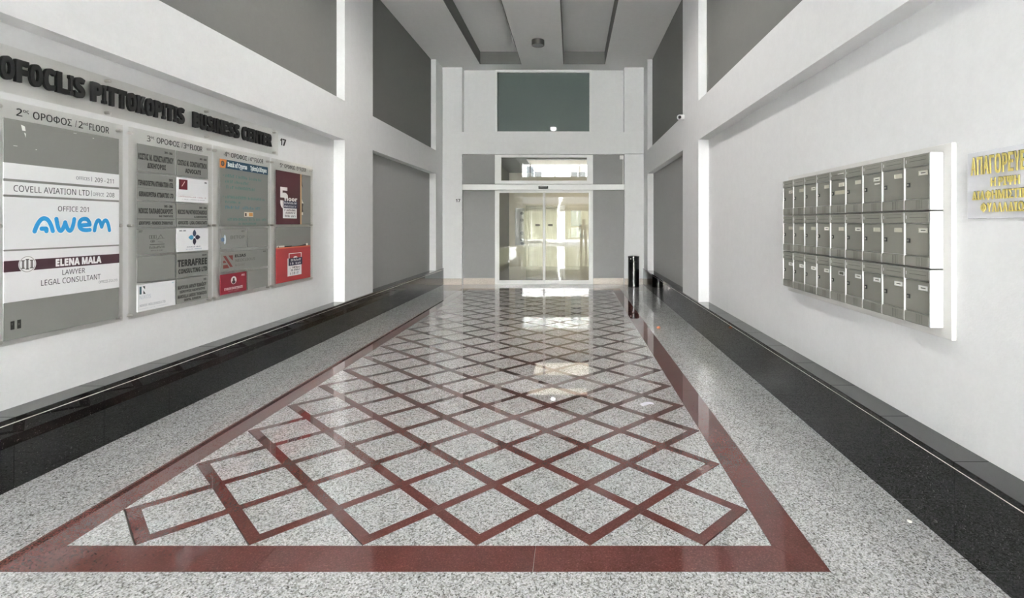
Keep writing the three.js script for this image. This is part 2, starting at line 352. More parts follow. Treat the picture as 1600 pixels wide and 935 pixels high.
// raised or printed lettering on a side wall; it is fitted between the depths d0 and d1, cap height h, base line y
function letters(str, f, d0, d1, y, h, thick, x, side, fat = 0) {
  const g = new TextGeometry(str, { font: f, size: 1, depth: 1, curveSegments: 5, bevelEnabled: fat > 0, bevelSize: fat, bevelThickness: 0.06, bevelSegments: 1 });
  const cap = new TextGeometry('E', { font: f, size: 1, depth: 1 }); cap.computeBoundingBox(); g.computeBoundingBox();
  const b = g.boundingBox, ch = cap.boundingBox.max.y;
  g.translate(-b.min.x, 0, 0); g.scale(Math.abs(d1 - d0) / (b.max.x - b.min.x), h / ch, thick);
  g.rotateY(side < 0 ? Math.PI / 2 : -Math.PI / 2); g.translate(x, y, -d0); g.computeVertexNormals(); return g;
}
{
  const t = thing('title_sign', 'long clear acrylic sign with raised black letters above the floor directory boards', 'sign');
  mesh('acrylic_panel', bx(BX, BX + 0.006, 2.27, 2.548, 2.55, 5.99), M.acrylic, t);
  for (const [word, a, b] of [['SOFOCLIS', 2.975, 3.598], ['PITTOKOPITIS', 3.643, 4.523], ['BUSINESS', 4.622, 5.272], ['CENTER', 5.313, 5.84]]) {
    const n = word.length, wd = [...word].map((ch) => (ch === 'I' ? 0.45 : 1)), tot = wd.reduce((s, v) => s + v, 0); let at = a;
    for (let i = 0; i < n; i++) {
      const e = at + (b - a) * wd[i] / tot, gap = (e - at) * (word[i] === 'I' ? 0.12 : 0.045);
      mesh('letter_' + word[i].toLowerCase(), letters(word[i], font.bold, at + gap, e - gap, 2.350, 0.124, 0.02, BX + 0.0072, -1, word[i] === 'I' ? 0.02 : 0.045), M.letterBlack, t); at = e;
    }
  }
  for (const d of [2.62, 3.80, 4.83, 5.93]) for (const y of [2.295, 2.522]) standoff(d, y, t);
  const h = thing('house_number', 'small black number 17 on the wall beside the long title sign', 'number');
  mesh('digit', letters('1', font.bold, 6.085, 6.115, 2.405, 0.078, 0.004, XL, -1), M.letterBlack, h);
  mesh('digit', letters('7', font.bold, 6.13, 6.20, 2.405, 0.078, 0.004, XL, -1), M.letterBlack, h);
  const k = thing('house_number', 'small black number 17 on the end wall pilaster left of the doors', 'number');
  for (const [ch, x] of [['1', -2.86], ['7', -2.80]]) {
    const g = new TextGeometry(ch, { font: font.bold, size: 0.078, depth: 0.004, curveSegments: 4 }); g.translate(x, 2.035, -END); mesh('digit', g, M.letterBlack, k);
  }
}

function board(spec) {
  const { d0, d1, y0, y1 } = spec, S = spec.px || 1200, W = Math.round((d1 - d0) * S), H = Math.round((y1 - y0) * S);
  const cv = document.createElement('canvas'); cv.width = W; cv.height = H; const ctx = cv.getContext('2d');
  ctx.fillStyle = '#888884'; ctx.fillRect(0, 0, W, H);
  const px = (d) => (d - d0) * S, py = (y) => (y1 - y) * S;
  const t = thing('directory_board', spec.label, 'sign board');
  const g0 = bx(BX, BX + 0.006, y0, y1, d0, d1); mesh('acrylic_panel', g0, M.acrylic, t);
  const tex = new THREE.CanvasTexture(cv); tex.colorSpace = THREE.SRGBColorSpace; tex.magFilter = THREE.LinearFilter; tex.anisotropy = 8;
  const mat = phy({ map: tex, roughness: 0.42, ior: 1.45 });
  for (const p of spec.plates) {
    const [a, b, lo, hi] = p.at, api = {
      fill(c) { ctx.fillStyle = c; ctx.fillRect(px(a) - 2, py(hi) - 2, (b - a) * S + 4, (hi - lo) * S + 4); },
      rect(c, x0, x1, f0, f1) { ctx.fillStyle = c; ctx.fillRect(px(a + (b - a) * x0), py(hi - (hi - lo) * f0), (b - a) * S * (x1 - x0), (hi - lo) * S * (f1 - f0)); },
      // text from x0 to x1, top of the capitals at f0 and base line at f1, as parts of the plate
      text(str, x0, x1, f0, f1, c = '#232220', style = 'bold', fam = 'sans-serif') {
        ctx.save(); ctx.font = style + ' 100px ' + fam; ctx.fillStyle = c; ctx.textBaseline = 'alphabetic';
        const m = ctx.measureText(str).width, cap = 71.4;
        ctx.translate(px(a + (b - a) * x0), py(hi - (hi - lo) * f1)); ctx.scale((b - a) * S * (x1 - x0) / m, (hi - lo) * S * (f1 - f0) / cap); ctx.fillText(str, 0, 0); if (style === 'bold') { ctx.strokeStyle = c; ctx.lineWidth = 7; ctx.lineJoin = 'round'; ctx.strokeText(str, 0, 0); } ctx.restore();
      },
      // lettering too small to read in the place: words as short strokes
      marks(x0, x1, f0, f1, c, seed = 1) { const r = rng(seed); let x = x0; while (x < x1 - 0.01) { const l = Math.min(x1 - x, 0.014 + r() * 0.022); if (r() > 0.12) { const k = r(); api.rect(c, x, x + l * 0.45, f0 + (f1 - f0) * (k < 0.4 ? 0.3 : 0), f1); if (k > 0.3) api.rect(c, x, x + l * 0.85, f0 + (f1 - f0) * (k > 0.7 ? 0.42 : 0), f0 + (f1 - f0) * (k > 0.7 ? 0.62 : 0.24)); } x += l; } },
      free(fn) { ctx.save(); ctx.translate(px(a), py(hi)); ctx.scale((b - a) * S, (hi - lo) * S); fn(ctx, (b - a) / (hi - lo)); ctx.restore(); },
    };
    api.fill(p.color || '#888884'); if (p.draw) p.draw(api);
    const x = BX + 0.006 + (p.lift || 0), th = p.thick || 0.004, g = new RoundedBoxGeometry(th, hi - lo, b - a, 1, 0.0008); g.translate(x + th / 2, (lo + hi) / 2, -(a + b) / 2);
    const q = g.attributes.position, uv = new Float32Array(q.count * 2);
    for (let i = 0; i < q.count; i++) { uv[2 * i] = (-q.getZ(i) - d0) / (d1 - d0); uv[2 * i + 1] = (q.getY(i) - y0) / (y1 - y0); }
    g.setAttribute('uv', new THREE.BufferAttribute(uv, 2));
    const m = mesh(p.name || 'name_plate', g, mat, t); if (p.label) m.userData.label = p.label;
  }
  tex.needsUpdate = true;
  for (const [str, a, b, y, h] of spec.heading) mesh('heading', letters(str, font.regular, a, b, y, h, 0.0008, BX + 0.0062, -1, 0.012), M.printBlack, t);
  for (const d of [d0 + 0.022, d1 - 0.022]) for (const y of [y0 + 0.025, (y0 + y1) / 2 - 0.02, y1 - 0.045]) standoff(d, y, t);
}
const BY0 = 0.785, BY1 = 2.228;
function heading(n, th, s, e) {                                // "2ος ΟΡΟΦΟΣ / 2nd FLOOR" over its board
  const L = e - s, y = 2.146, h = 0.044, f = (a, b, str, hh = h, yy = y) => [str, s + L * a, s + L * b, yy, hh];
  return [f(0, 0.055, n), f(0.062, 0.115, 'ος', 0.02, y + 0.027), f(0.155, 0.555, 'ΟΡΟΦΟΣ'), f(0.592, 0.61, '/'), f(0.63, 0.68, n), f(0.687, 0.735, th, 0.02, y + 0.025), f(0.755, 1, 'FLOOR')];
}
const A0 = 3.09, A1 = 3.879;
board({ label: 'second floor directory board with a sky-blue logo and a plum striped lawyer plate', d0: 3.05, d1: 3.917, y0: BY0, y1: BY1, heading: heading('2', 'nd', 3.165, 3.80), plates: [
  { name: 'backing_plate', at: [A0, A1, 0.815, 2.12], label: 'grey backing plate with two small dark marks', draw(p) {
    p.rect('#2a2927', 0.05, 0.078, 0.917, 0.955); p.rect('#2a2927', 0.098, 0.126, 0.915, 0.955); p.rect('#55534f', 0.056, 0.066, 0.925, 0.935); p.rect('#55534f', 0.104, 0.116, 0.93, 0.94);
    p.free((c) => { c.fillStyle = '#f0f0ee'; c.beginPath(); c.moveTo(0.125, 0.018); c.lineTo(0.155, 0.024); c.lineTo(0.16, 0.045); c.lineTo(0.135, 0.045); c.fill(); c.beginPath(); c.moveTo(0.148, 0.052); c.lineTo(0.162, 0.056); c.lineTo(0.16, 0.075); c.fill(); c.fillStyle = '#d5d5d2'; c.fillRect(0.235, 0.122, 0.011, 0.004); c.fillRect(0.73, 0.02, 0.014, 0.004); c.fillRect(0.07, 0.118, 0.03, 0.003); c.fillRect(0.55, 0.012, 0.03, 0.002); });
  } },
  { at: [A0, A1, 1.767, 1.858], thick: 0.003, lift: 0.0035, color: '#ececec', label: 'white strip reading offices 209 to 211', draw(p) { p.text('OFFICES', 0.57, 0.70, 0.46, 0.68, '#6b6d74', ''); p.rect('#6b6d74', 0.715, 0.72, 0.38, 0.72); p.text('209 - 211', 0.745, 0.95, 0.40, 0.74, '#46464c', ''); } },
  { at: [A0, A1, 1.673, 1.749], thick: 0.003, lift: 0.0035, color: '#ececec', label: 'white strip reading COVELL AVIATION LTD', draw(p) { p.text('COVELL AVIATION LTD', 0.065, 0.70, 0.26, 0.75, '#333338', ''); p.rect('#55565c', 0.712, 0.717, 0.25, 0.78); p.text('OFFICE', 0.727, 0.84, 0.42, 0.72, '#55565c', ''); p.text('208', 0.862, 0.95, 0.36, 0.76, '#46464c', ''); } },
  { at: [A0, A1, 1.350, 1.657], thick: 0.003, lift: 0.0035, color: '#ebebec', label: 'white plate with a rounded sky-blue logo', draw(p) {
    p.text('OFFICE 201', 0.41, 0.70, 0.14, 0.245, '#3a3a3f', '');
    p.free((c, asp) => {
      c.scale(1 / asp, 1); const X = (u) => u * asp; c.lineCap = c.lineJoin = 'round';
      for (const [col, wd] of [['#f8f8f8', 0.12], ['#2f9fe0', 0.088]]) {
        c.strokeStyle = col; c.lineWidth = wd; c.beginPath();
        c.moveTo(X(0.225), 0.66); c.quadraticCurveTo(X(0.26), 0.40, X(0.30), 0.40); c.quadraticCurveTo(X(0.345), 0.40, X(0.37), 0.66); c.moveTo(X(0.28), 0.61); c.lineTo(X(0.315), 0.61); c.moveTo(X(0.318), 0.66); c.lineTo(X(0.318), 0.62);
        c.moveTo(X(0.40), 0.41); c.quadraticCurveTo(X(0.415), 0.66, X(0.435), 0.66); c.quadraticCurveTo(X(0.455), 0.66, X(0.475), 0.48); c.quadraticCurveTo(X(0.495), 0.66, X(0.515), 0.66); c.quadraticCurveTo(X(0.54), 0.66, X(0.555), 0.41);
        c.moveTo(X(0.607), 0.55); c.lineTo(X(0.70), 0.53); c.quadraticCurveTo(X(0.69), 0.40, X(0.65), 0.40); c.quadraticCurveTo(X(0.60), 0.41, X(0.60), 0.54); c.quadraticCurveTo(X(0.605), 0.68, X(0.70), 0.645);
        c.moveTo(X(0.745), 0.66); c.quadraticCurveTo(X(0.76), 0.43, X(0.785), 0.43); c.quadraticCurveTo(X(0.80), 0.43, X(0.815), 0.58); c.quadraticCurveTo(X(0.835), 0.43, X(0.855), 0.43); c.quadraticCurveTo(X(0.88), 0.43, X(0.895), 0.66); c.stroke();
      }
      c.fillStyle = '#f8f8f8'; c.beginPath(); c.arc(X(0.298), 0.50, 0.035, 0, 7); c.fill();
    }); } },
  { at: [A0, A1, 1.038, 1.337], thick: 0.003, lift: 0.0035, color: '#ecebec', label: 'white plate with a plum band reading ELENA MALA', draw(p) {
    p.rect('#4b3038', 0, 1, 0.185, 0.405); p.text('ELENA MALA', 0.39, 0.81, 0.22, 0.365, '#f4f2f2');
    p.free((c, asp) => { c.scale(1 / asp, 1); const x = 0.17 * asp; c.fillStyle = '#f3f2f1'; c.beginPath(); c.arc(x, 0.275, 0.175, 0, 7); c.fill(); c.strokeStyle = '#a9a5a2'; c.lineWidth = 0.014; c.beginPath(); c.arc(x, 0.275, 0.155, 0, 7); c.stroke();
      for (const k of [-0.085, 0, 0.085]) { const u = k === 0 ? 0.02 : 0; c.fillStyle = '#5b5754'; c.fillRect(x + k - 0.035, 0.19 - u, 0.07, 0.018); c.fillRect(x + k - 0.02, 0.20 - u, 0.04, 0.15 + 2 * u); c.fillRect(x + k - 0.035, 0.345 + u, 0.07, 0.018); c.fillStyle = '#b5b1ae'; c.fillRect(x + k - 0.004, 0.21 - u, 0.008, 0.13 + 2 * u); } });
    p.text('LAWYER', 0.445, 0.655, 0.455, 0.565, '#3d3b40', ''); p.text('LEGAL CONSULTANT', 0.27, 0.805, 0.635, 0.75, '#3d3b40', ''); p.text('OFFICES 212-213', 0.785, 0.98, 0.79, 0.85, '#77757a', ''); } },
] });
{
  const L = [4.042, 4.430], R = [4.446, 4.830], rows = [[1.909, 2.114], [1.686, 1.893], [1.477, 1.672], [1.262, 1.462], [1.046, 1.247], [0.826, 1.032]];
  const at = (c, r) => [...(c ? R : L), ...rows[r]], ink = '#232220', W = { color: '#eeeef0', thick: 0.006 };
  board({ label: 'third floor directory board with two columns of grey and white name plates', d0: 3.973, d1: 4.887, y0: BY0, y1: BY1, heading: heading('3', 'rd', 4.14, 4.76), plates: [
    { at: at(0, 0), draw(p) { p.text('301 - 302', 0.70, 0.92, 0.13, 0.21, ink); p.text('ΚΩΣΤΑΣ Μ. ΚΩΝΣΤΑΝΤΙΝΟΥ', 0.02, 0.95, 0.35, 0.57, ink); p.text('ΔΙΚΗΓΟΡΟΣ', 0.25, 0.74, 0.68, 0.86, ink); } },
    { at: at(1, 0), draw(p) { p.text('301 - 302', 0.72, 0.95, 0.14, 0.22, ink); p.text('COSTAS M. CONSTANTINOU', 0.02, 0.96, 0.36, 0.57, ink); p.text('ADVOCATE', 0.26, 0.76, 0.69, 0.86, ink); } },
    { at: at(0, 1), draw(p) { p.text('303', 0.82, 0.93, 0.12, 0.21, ink); p.text('ΓΕΡΑΚΟΠΕΤΡΑ ΚΤΗΜΑΤΙΚΗ ΛΤΔ', 0.02, 0.94, 0.28, 0.46, ink); p.rect('#6b6a66', 0, 1, 0.555, 0.565); p.text('GERAKOPETRA KTIMATIKI LTD', 0.04, 0.95, 0.70, 0.87, ink); } },
    { at: at(1, 1), ...W, label: 'white plate with a dark red square emblem', draw(p) { p.rect('#6d1425', 0.06, 0.32, 0.08, 0.49); p.rect('#4c0c18', 0.06, 0.11, 0.08, 0.49); p.free((c) => { c.strokeStyle = '#e9cfc8'; c.lineWidth = 0.02; c.beginPath(); c.moveTo(0.15, 0.36); c.lineTo(0.24, 0.15); c.stroke(); }); p.text('304', 0.87, 0.95, 0.09, 0.15, '#44434a'); p.marks(0.06, 0.94, 0.76, 0.80, '#b99aa0', 4); p.marks(0.16, 0.88, 0.87, 0.90, '#a8a8ac', 5); } },
    { at: at(0, 2), draw(p) { p.text('305 - 306', 0.69, 0.92, 0.11, 0.20, ink); p.text('ΝΙΚΟΣ ΠΑΠΑΘΕΟΧΑΡΟΥΣ', 0.03, 0.93, 0.27, 0.46, ink); p.text('ΚΑΙ ΣΥΝΕΡΓΑΤΕΣ', 0.55, 0.94, 0.53, 0.60, ink); p.rect(ink, 0, 1, 0.68, 0.70); p.text('ΔΙΚΗΓΟΡΟΙ - ΝΟΜΙΚΟΙ ΣΥΜΒΟΥΛΟΙ', 0.04, 0.93, 0.79, 0.91, ink); } },
    { at: at(1, 2), draw(p) { p.text('305 - 306', 0.70, 0.95, 0.11, 0.19, ink); p.text('NICOS PAPATHEOCHAROUS', 0.03, 0.96, 0.27, 0.45, ink); p.text('& ASSOCIATES', 0.54, 0.96, 0.53, 0.61, ink); p.rect(ink, 0, 1, 0.66, 0.68); p.text('ADVOCATES - LEGAL CONSULTANTS', 0.04, 0.96, 0.77, 0.90, ink); } },
    { at: at(0, 3), label: 'grey plate with an engraved emblem', draw(p) { p.text('307', 0.03, 0.13, 0.06, 0.14, '#5c5b57'); p.free((c) => { c.strokeStyle = '#4a4946'; c.lineWidth = 0.012; c.beginPath(); for (let i = 0; i < 3; i++) { c.rect(0.30 + i * 0.065, 0.27, 0.05, 0.12); } c.moveTo(0.52, 0.43); c.lineTo(0.60, 0.24); c.lineTo(0.66, 0.40); c.moveTo(0.48, 0.44); c.quadraticCurveTo(0.58, 0.36, 0.70, 0.40); c.moveTo(0.52, 0.52); c.lineTo(0.66, 0.56); c.stroke(); c.beginPath(); c.arc(0.385, 0.50, 0.05, 0, 7); c.stroke(); c.fillStyle = '#4a4946'; c.beginPath(); c.arc(0.39, 0.5, 0.026, 0, 7); c.fill(); }); p.rect('#454440', 0.31, 0.70, 0.62, 0.645); p.marks(0.29, 0.71, 0.70, 0.79, '#4f4e4a', 7); p.marks(0.34, 0.66, 0.85, 0.89, '#5c5b57', 8); } },
    { at: at(1, 3), ...W, label: 'white plate with a blue four-petal emblem', draw(p) { p.text('308 - 309', 0.07, 0.27, 0.08, 0.13, '#6b6d78'); p.free((c) => { const petal = (col, a) => { c.save(); c.translate(0.54, 0.40); c.scale(0.56, 1); c.rotate(a); c.fillStyle = col; c.beginPath(); c.moveTo(0, -0.02); c.quadraticCurveTo(0.20, -0.16, 0, -0.34); c.quadraticCurveTo(-0.20, -0.16, 0, -0.02); c.fill(); c.restore(); }; petal('#39465f', 0); petal('#2a2440', Math.PI / 2); petal('#272239', Math.PI); petal('#4f9cc4', -Math.PI / 2); c.fillStyle = '#f2f4f7'; c.fillRect(0.51, 0.36, 0.06, 0.08); }); p.marks(0.30, 0.74, 0.79, 0.83, '#7d8394', 9); p.marks(0.28, 0.78, 0.89, 0.92, '#8fa6bb', 10); } },
    { at: at(0, 4) },
    { at: at(1, 4), label: 'grey plate reading TERRAFREE CONSULTING LTD', draw(p) { p.text('310-311', 0.80, 0.95, 0.10, 0.17, ink); p.text('TERRAFREE', 0.03, 0.97, 0.27, 0.54, '#191918'); p.text('CONSULTING LTD', 0.05, 0.97, 0.66, 0.84, '#191918'); } },
    { at: at(0, 5), ...W, label: 'white plate with a teal and black letter emblem', draw(p) { p.rect('#35616a', 0.05, 0.10, 0.07, 0.36); p.free((c) => { c.fillStyle = '#1c1c1e'; c.beginPath(); c.moveTo(0.125, 0.07); c.lineTo(0.185, 0.07); c.lineTo(0.185, 0.19); c.fill(); c.beginPath(); c.moveTo(0.145, 0.22); c.lineTo(0.2, 0.36); c.lineTo(0.145, 0.36); c.fill(); }); p.text('NIKOS', 0.04, 0.34, 0.40, 0.54, '#c5c9d2', ''); p.text('NIKOS HOLDINGS LTD', 0.05, 0.72, 0.74, 0.83, '#8c9099', ''); p.text('312', 0.90, 0.95, 0.07, 0.11, '#9fc4cc'); p.marks(0.05, 0.80, 0.90, 0.925, '#c9ccd2', 11); } },
    { at: at(1, 5), draw(p) { p.text('313', 0.85, 0.94, 0.10, 0.19, ink); p.text('ΜΑΡΟΥΛΛΑ ΛΑΡΔΟΥ ΘΩΜΑΪΔΟΥ', 0.03, 0.94, 0.28, 0.42, ink); p.text('ΧΕΙΡΟΥΡΓΟΣ ΟΔΟΝΤΙΑΤΡΟΣ', 0.09, 0.90, 0.48, 0.58, ink); p.text('MAROULLA LARDOU THOMAIDOU', 0.03, 0.96, 0.66, 0.79, ink); p.text('DENTAL SURGEON', 0.22, 0.76, 0.84, 0.94, ink); } },
  ] });
}
board({ label: 'fourth floor directory board with a petrol-blue bank banner and a crimson plate', d0: 4.914, d1: 5.828, y0: BY0, y1: BY1, heading: heading('4', 'th', 5.065, 5.70), plates: [
  { at: [4.993, 5.784, 1.476, 2.115], color: '#7f807c', label: 'large grey plate with an orange and petrol-blue banner', draw(p) {
    p.rect('#12425c', 0.09, 1, 0, 0.13); p.free((c) => { c.fillStyle = '#e38a3e'; c.beginPath(); c.moveTo(0, 0); c.lineTo(0.125, 0); c.lineTo(0.10, 0.13); c.lineTo(0, 0.13); c.fill(); c.fillStyle = '#4c3d33'; c.beginPath(); c.ellipse(0.05, 0.065, 0.032, 0.04, 0, 0, 7); c.fill(); c.fillStyle = '#7e6a58'; c.beginPath(); c.ellipse(0.05, 0.065, 0.018, 0.024, 0, 0, 7); c.fill(); });
    p.text('Bank of Cyprus', 0.14, 0.53, 0.03, 0.095, '#f2f3f2', 'bold', 'serif'); p.text('Τράπεζα Κύπρου', 0.60, 0.97, 0.03, 0.095, '#f2f3f2', 'bold', 'serif');
    const tl = '#547c76'; p.marks(0.10, 0.86, 0.215, 0.26, tl, 21); p.marks(0.10, 0.56, 0.30, 0.345, tl, 22); p.marks(0.10, 0.70, 0.385, 0.43, tl, 23); p.rect(tl, 0.055, 0.068, 0.23, 0.245); p.marks(0.10, 0.94, 0.535, 0.58, tl, 24); p.marks(0.10, 0.40, 0.615, 0.65, tl, 25); p.marks(0.10, 0.82, 0.69, 0.735, '#4f7b85', 26); p.rect(tl, 0.055, 0.068, 0.545, 0.56); p.marks(0.12, 0.96, 0.875, 0.915, tl, 27); p.marks(0.36, 0.74, 0.945, 0.975, tl, 28);
    p.rect('#e8d9c6', 0.47, 0.66, 0.775, 0.85); p.rect('#d99752', 0.57, 0.65, 0.785, 0.84); p.rect('#4a3c35', 0.485, 0.52, 0.79, 0.84); } },
  { at: [5.000, 5.397, 1.261, 1.4535], label: 'grey plate reading BETOP with a silver lens emblem', draw(p) { p.free((c) => { c.fillStyle = '#b9c6d6'; c.beginPath(); c.ellipse(0.16, 0.54, 0.045, 0.24, 0, 0, 7); c.fill(); c.fillStyle = '#5d7596'; c.beginPath(); c.ellipse(0.09, 0.54, 0.075, 0.10, 0, 0, 7); c.fill(); c.fillStyle = '#eef2f6'; c.beginPath(); c.ellipse(0.165, 0.54, 0.018, 0.2, 0, 0, 7); c.fill(); }); p.text('BETOP', 0.36, 0.94, 0.36, 0.52, '#4a4a47', ''); p.text('401', 0.80, 0.93, 0.10, 0.18, '#5a5a56'); } },
  { at: [5.419, 5.784, 1.261, 1.4535] },
  { at: [5.000, 5.784, 1.043, 1.231], label: 'grey plate with a brick-red striped emblem', draw(p) {
    p.free((c) => { c.fillStyle = '#7c3029'; const q = (...v) => { c.beginPath(); c.moveTo(v[0], v[1]); for (let i = 2; i < v.length; i += 2) c.lineTo(v[i], v[i + 1]); c.fill(); }; q(0.05, 0.20, 0.10, 0.20, 0.235, 0.80, 0.185, 0.80); q(0.15, 0.20, 0.235, 0.20, 0.235, 0.48, 0.19, 0.36); q(0.05, 0.44, 0.085, 0.44, 0.11, 0.56, 0.05, 0.56); q(0.05, 0.66, 0.13, 0.66, 0.165, 0.84, 0.05, 0.84); });
    p.text('ELIAS', 0.27, 0.50, 0.18, 0.32, '#22211f'); p.text('NEOCLEOUS', 0.28, 0.70, 0.42, 0.56, '#55544f', ''); p.text('& CO LLC', 0.28, 0.48, 0.68, 0.79, '#5c5b56', ''); p.text('405', 0.88, 0.95, 0.10, 0.18, '#5a5a56'); } },
  { at: [5.000, 5.397, 0.826, 1.018], color: '#861f2f', thick: 0.006, label: 'crimson plate with a white oval emblem', draw(p) { p.free((c) => { c.fillStyle = '#f3efec'; c.beginPath(); c.ellipse(0.49, 0.36, 0.11, 0.20, 0, 0, 7); c.fill(); c.fillStyle = '#35282b'; c.beginPath(); c.ellipse(0.49, 0.31, 0.035, 0.065, 0, 0, 7); c.fill(); c.beginPath(); c.ellipse(0.49, 0.45, 0.065, 0.09, 0, 0, 7); c.fill(); }); p.text('402', 0.79, 0.93, 0.11, 0.20, '#f3e7e7'); p.text('EVRON BOETHATE', 0.13, 0.85, 0.70, 0.81, '#eadadb', 'bold', 'serif'); p.marks(0.28, 0.74, 0.87, 0.90, '#caa3a8', 30); } },
  { at: [5.419, 5.784, 0.826, 1.018] },
] });
{
  const tagLabel = (p, x0, x1, y0, y1, cap) => { const h = y1 - y0; p.rect('#f2f2f2', x0 - 0.03, x1 + 0.015, y0, y1); p.rect('#22264a', x0, x1 + 0.04, y0, y0 + h * 0.42); p.marks(x0 + 0.03, x1 + 0.01, y0 + h * 0.06, y0 + h * 0.18, '#eceef4', cap); p.marks(x0 + 0.03, x1 + 0.0, y0 + h * 0.25, y0 + h * 0.37, '#eceef4', cap + 1); p.marks(x0 + 0.04, x1 - 0.03, y0 + h * 0.48, y0 + h * 0.59, '#3b3b40', cap + 2); p.marks(x0 + 0.07, x1 - 0.04, y0 + h * 0.64, y0 + h * 0.74, '#4a4a50', cap + 3); p.marks(x0 + 0.05, x1 - 0.03, y0 + h * 0.80, y0 + h * 0.94, '#5a5a60', cap + 4); };
  board({ label: 'fifth floor directory board with a maroon poster and a bright red poster', d0: 5.862, d1: 6.789, y0: BY0, y1: BY1, heading: heading('5', 'th', 6.03, 6.62), plates: [
    { name: 'backing_plate', at: [5.943, 6.729, 1.494, 2.106], color: '#868682', draw(p) { p.rect('#caa878', 0.66, 0.715, 0, 1); p.free((c) => { c.fillStyle = '#3a2622'; c.beginPath(); c.moveTo(0.735, 0.02); c.quadraticCurveTo(0.71, 0.14, 0.755, 0.27); c.lineTo(0.715, 0.22); c.lineTo(0.715, 0.03); c.fill(); c.beginPath(); c.moveTo(0.72, 0.57); c.lineTo(0.765, 0.60); c.quadraticCurveTo(0.73, 0.68, 0.765, 0.74); c.lineTo(0.72, 0.76); c.fill(); c.fillStyle = '#e9e2d6'; c.beginPath(); c.moveTo(0.72, 0.48); c.quadraticCurveTo(0.735, 0.56, 0.785, 0.57); c.lineTo(0.72, 0.58); c.fill(); c.fillRect(0.72, 0.76, 0.035, 0.05); }); } },
    { name: 'poster', at: [5.943, 6.464, 1.494, 2.106], color: '#4f2028', thick: 0.003, lift: 0.0045, label: 'maroon poster with a large white figure five', draw(p) {
      p.free((c) => { c.fillStyle = '#f2efee'; c.fillRect(0.15, 0.30, 0.095, 0.20); c.fillRect(0.15, 0.30, 0.29, 0.065); c.beginPath(); c.ellipse(0.31, 0.465, 0.15, 0.062, 0, 0, 7); c.fill(); c.fillStyle = '#4f2028'; c.fillRect(0.1, 0.50, 0.37, 0.05); c.fillStyle = '#f2efee'; c.beginPath(); c.moveTo(0.15, 0.55); c.lineTo(0.25, 0.55); c.lineTo(0.25, 0.70); c.quadraticCurveTo(0.17, 0.68, 0.15, 0.60); c.fill(); });
      tagLabel(p, 0.285, 0.83, 0.555, 0.885, 41); p.text('floor', 0.31, 0.86, 0.478, 0.553, '#f5f3f2'); } },
    { name: 'backing_plate', at: [5.943, 6.729, 0.827, 1.464], color: '#868682', draw(p) { p.free((c) => { c.fillStyle = '#efe9df'; c.fillRect(0.02, 0.335, 0.2, 0.04); c.fillRect(0.85, 0.32, 0.06, 0.05); c.fillStyle = '#33221e'; c.fillRect(0.22, 0.35, 0.2, 0.025); c.beginPath(); c.moveTo(0.55, 0.365); c.lineTo(0.85, 0.335); c.lineTo(0.85, 0.375); c.lineTo(0.55, 0.375); c.fill(); c.fillRect(0.04, 0.345, 0.03, 0.02); }); } },
    { name: 'poster', at: [5.943, 6.715, 0.827, 1.230], color: '#b03a3d', thick: 0.003, lift: 0.0045, label: 'bright red poster with a white framed label', draw(p) { p.rect('#d9764f', 0, 1, 0, 0.035); p.free((c) => { c.strokeStyle = '#f2efee'; c.lineWidth = 0.022; c.strokeRect(0.345, 0.20, 0.36, 0.2); c.fillStyle = '#f2efee'; c.beginPath(); c.ellipse(0.53, 0.33, 0.06, 0.045, 0, 0, 7); c.fill(); }); tagLabel(p, 0.33, 0.70, 0.335, 0.855, 51); } },
  ] });
}

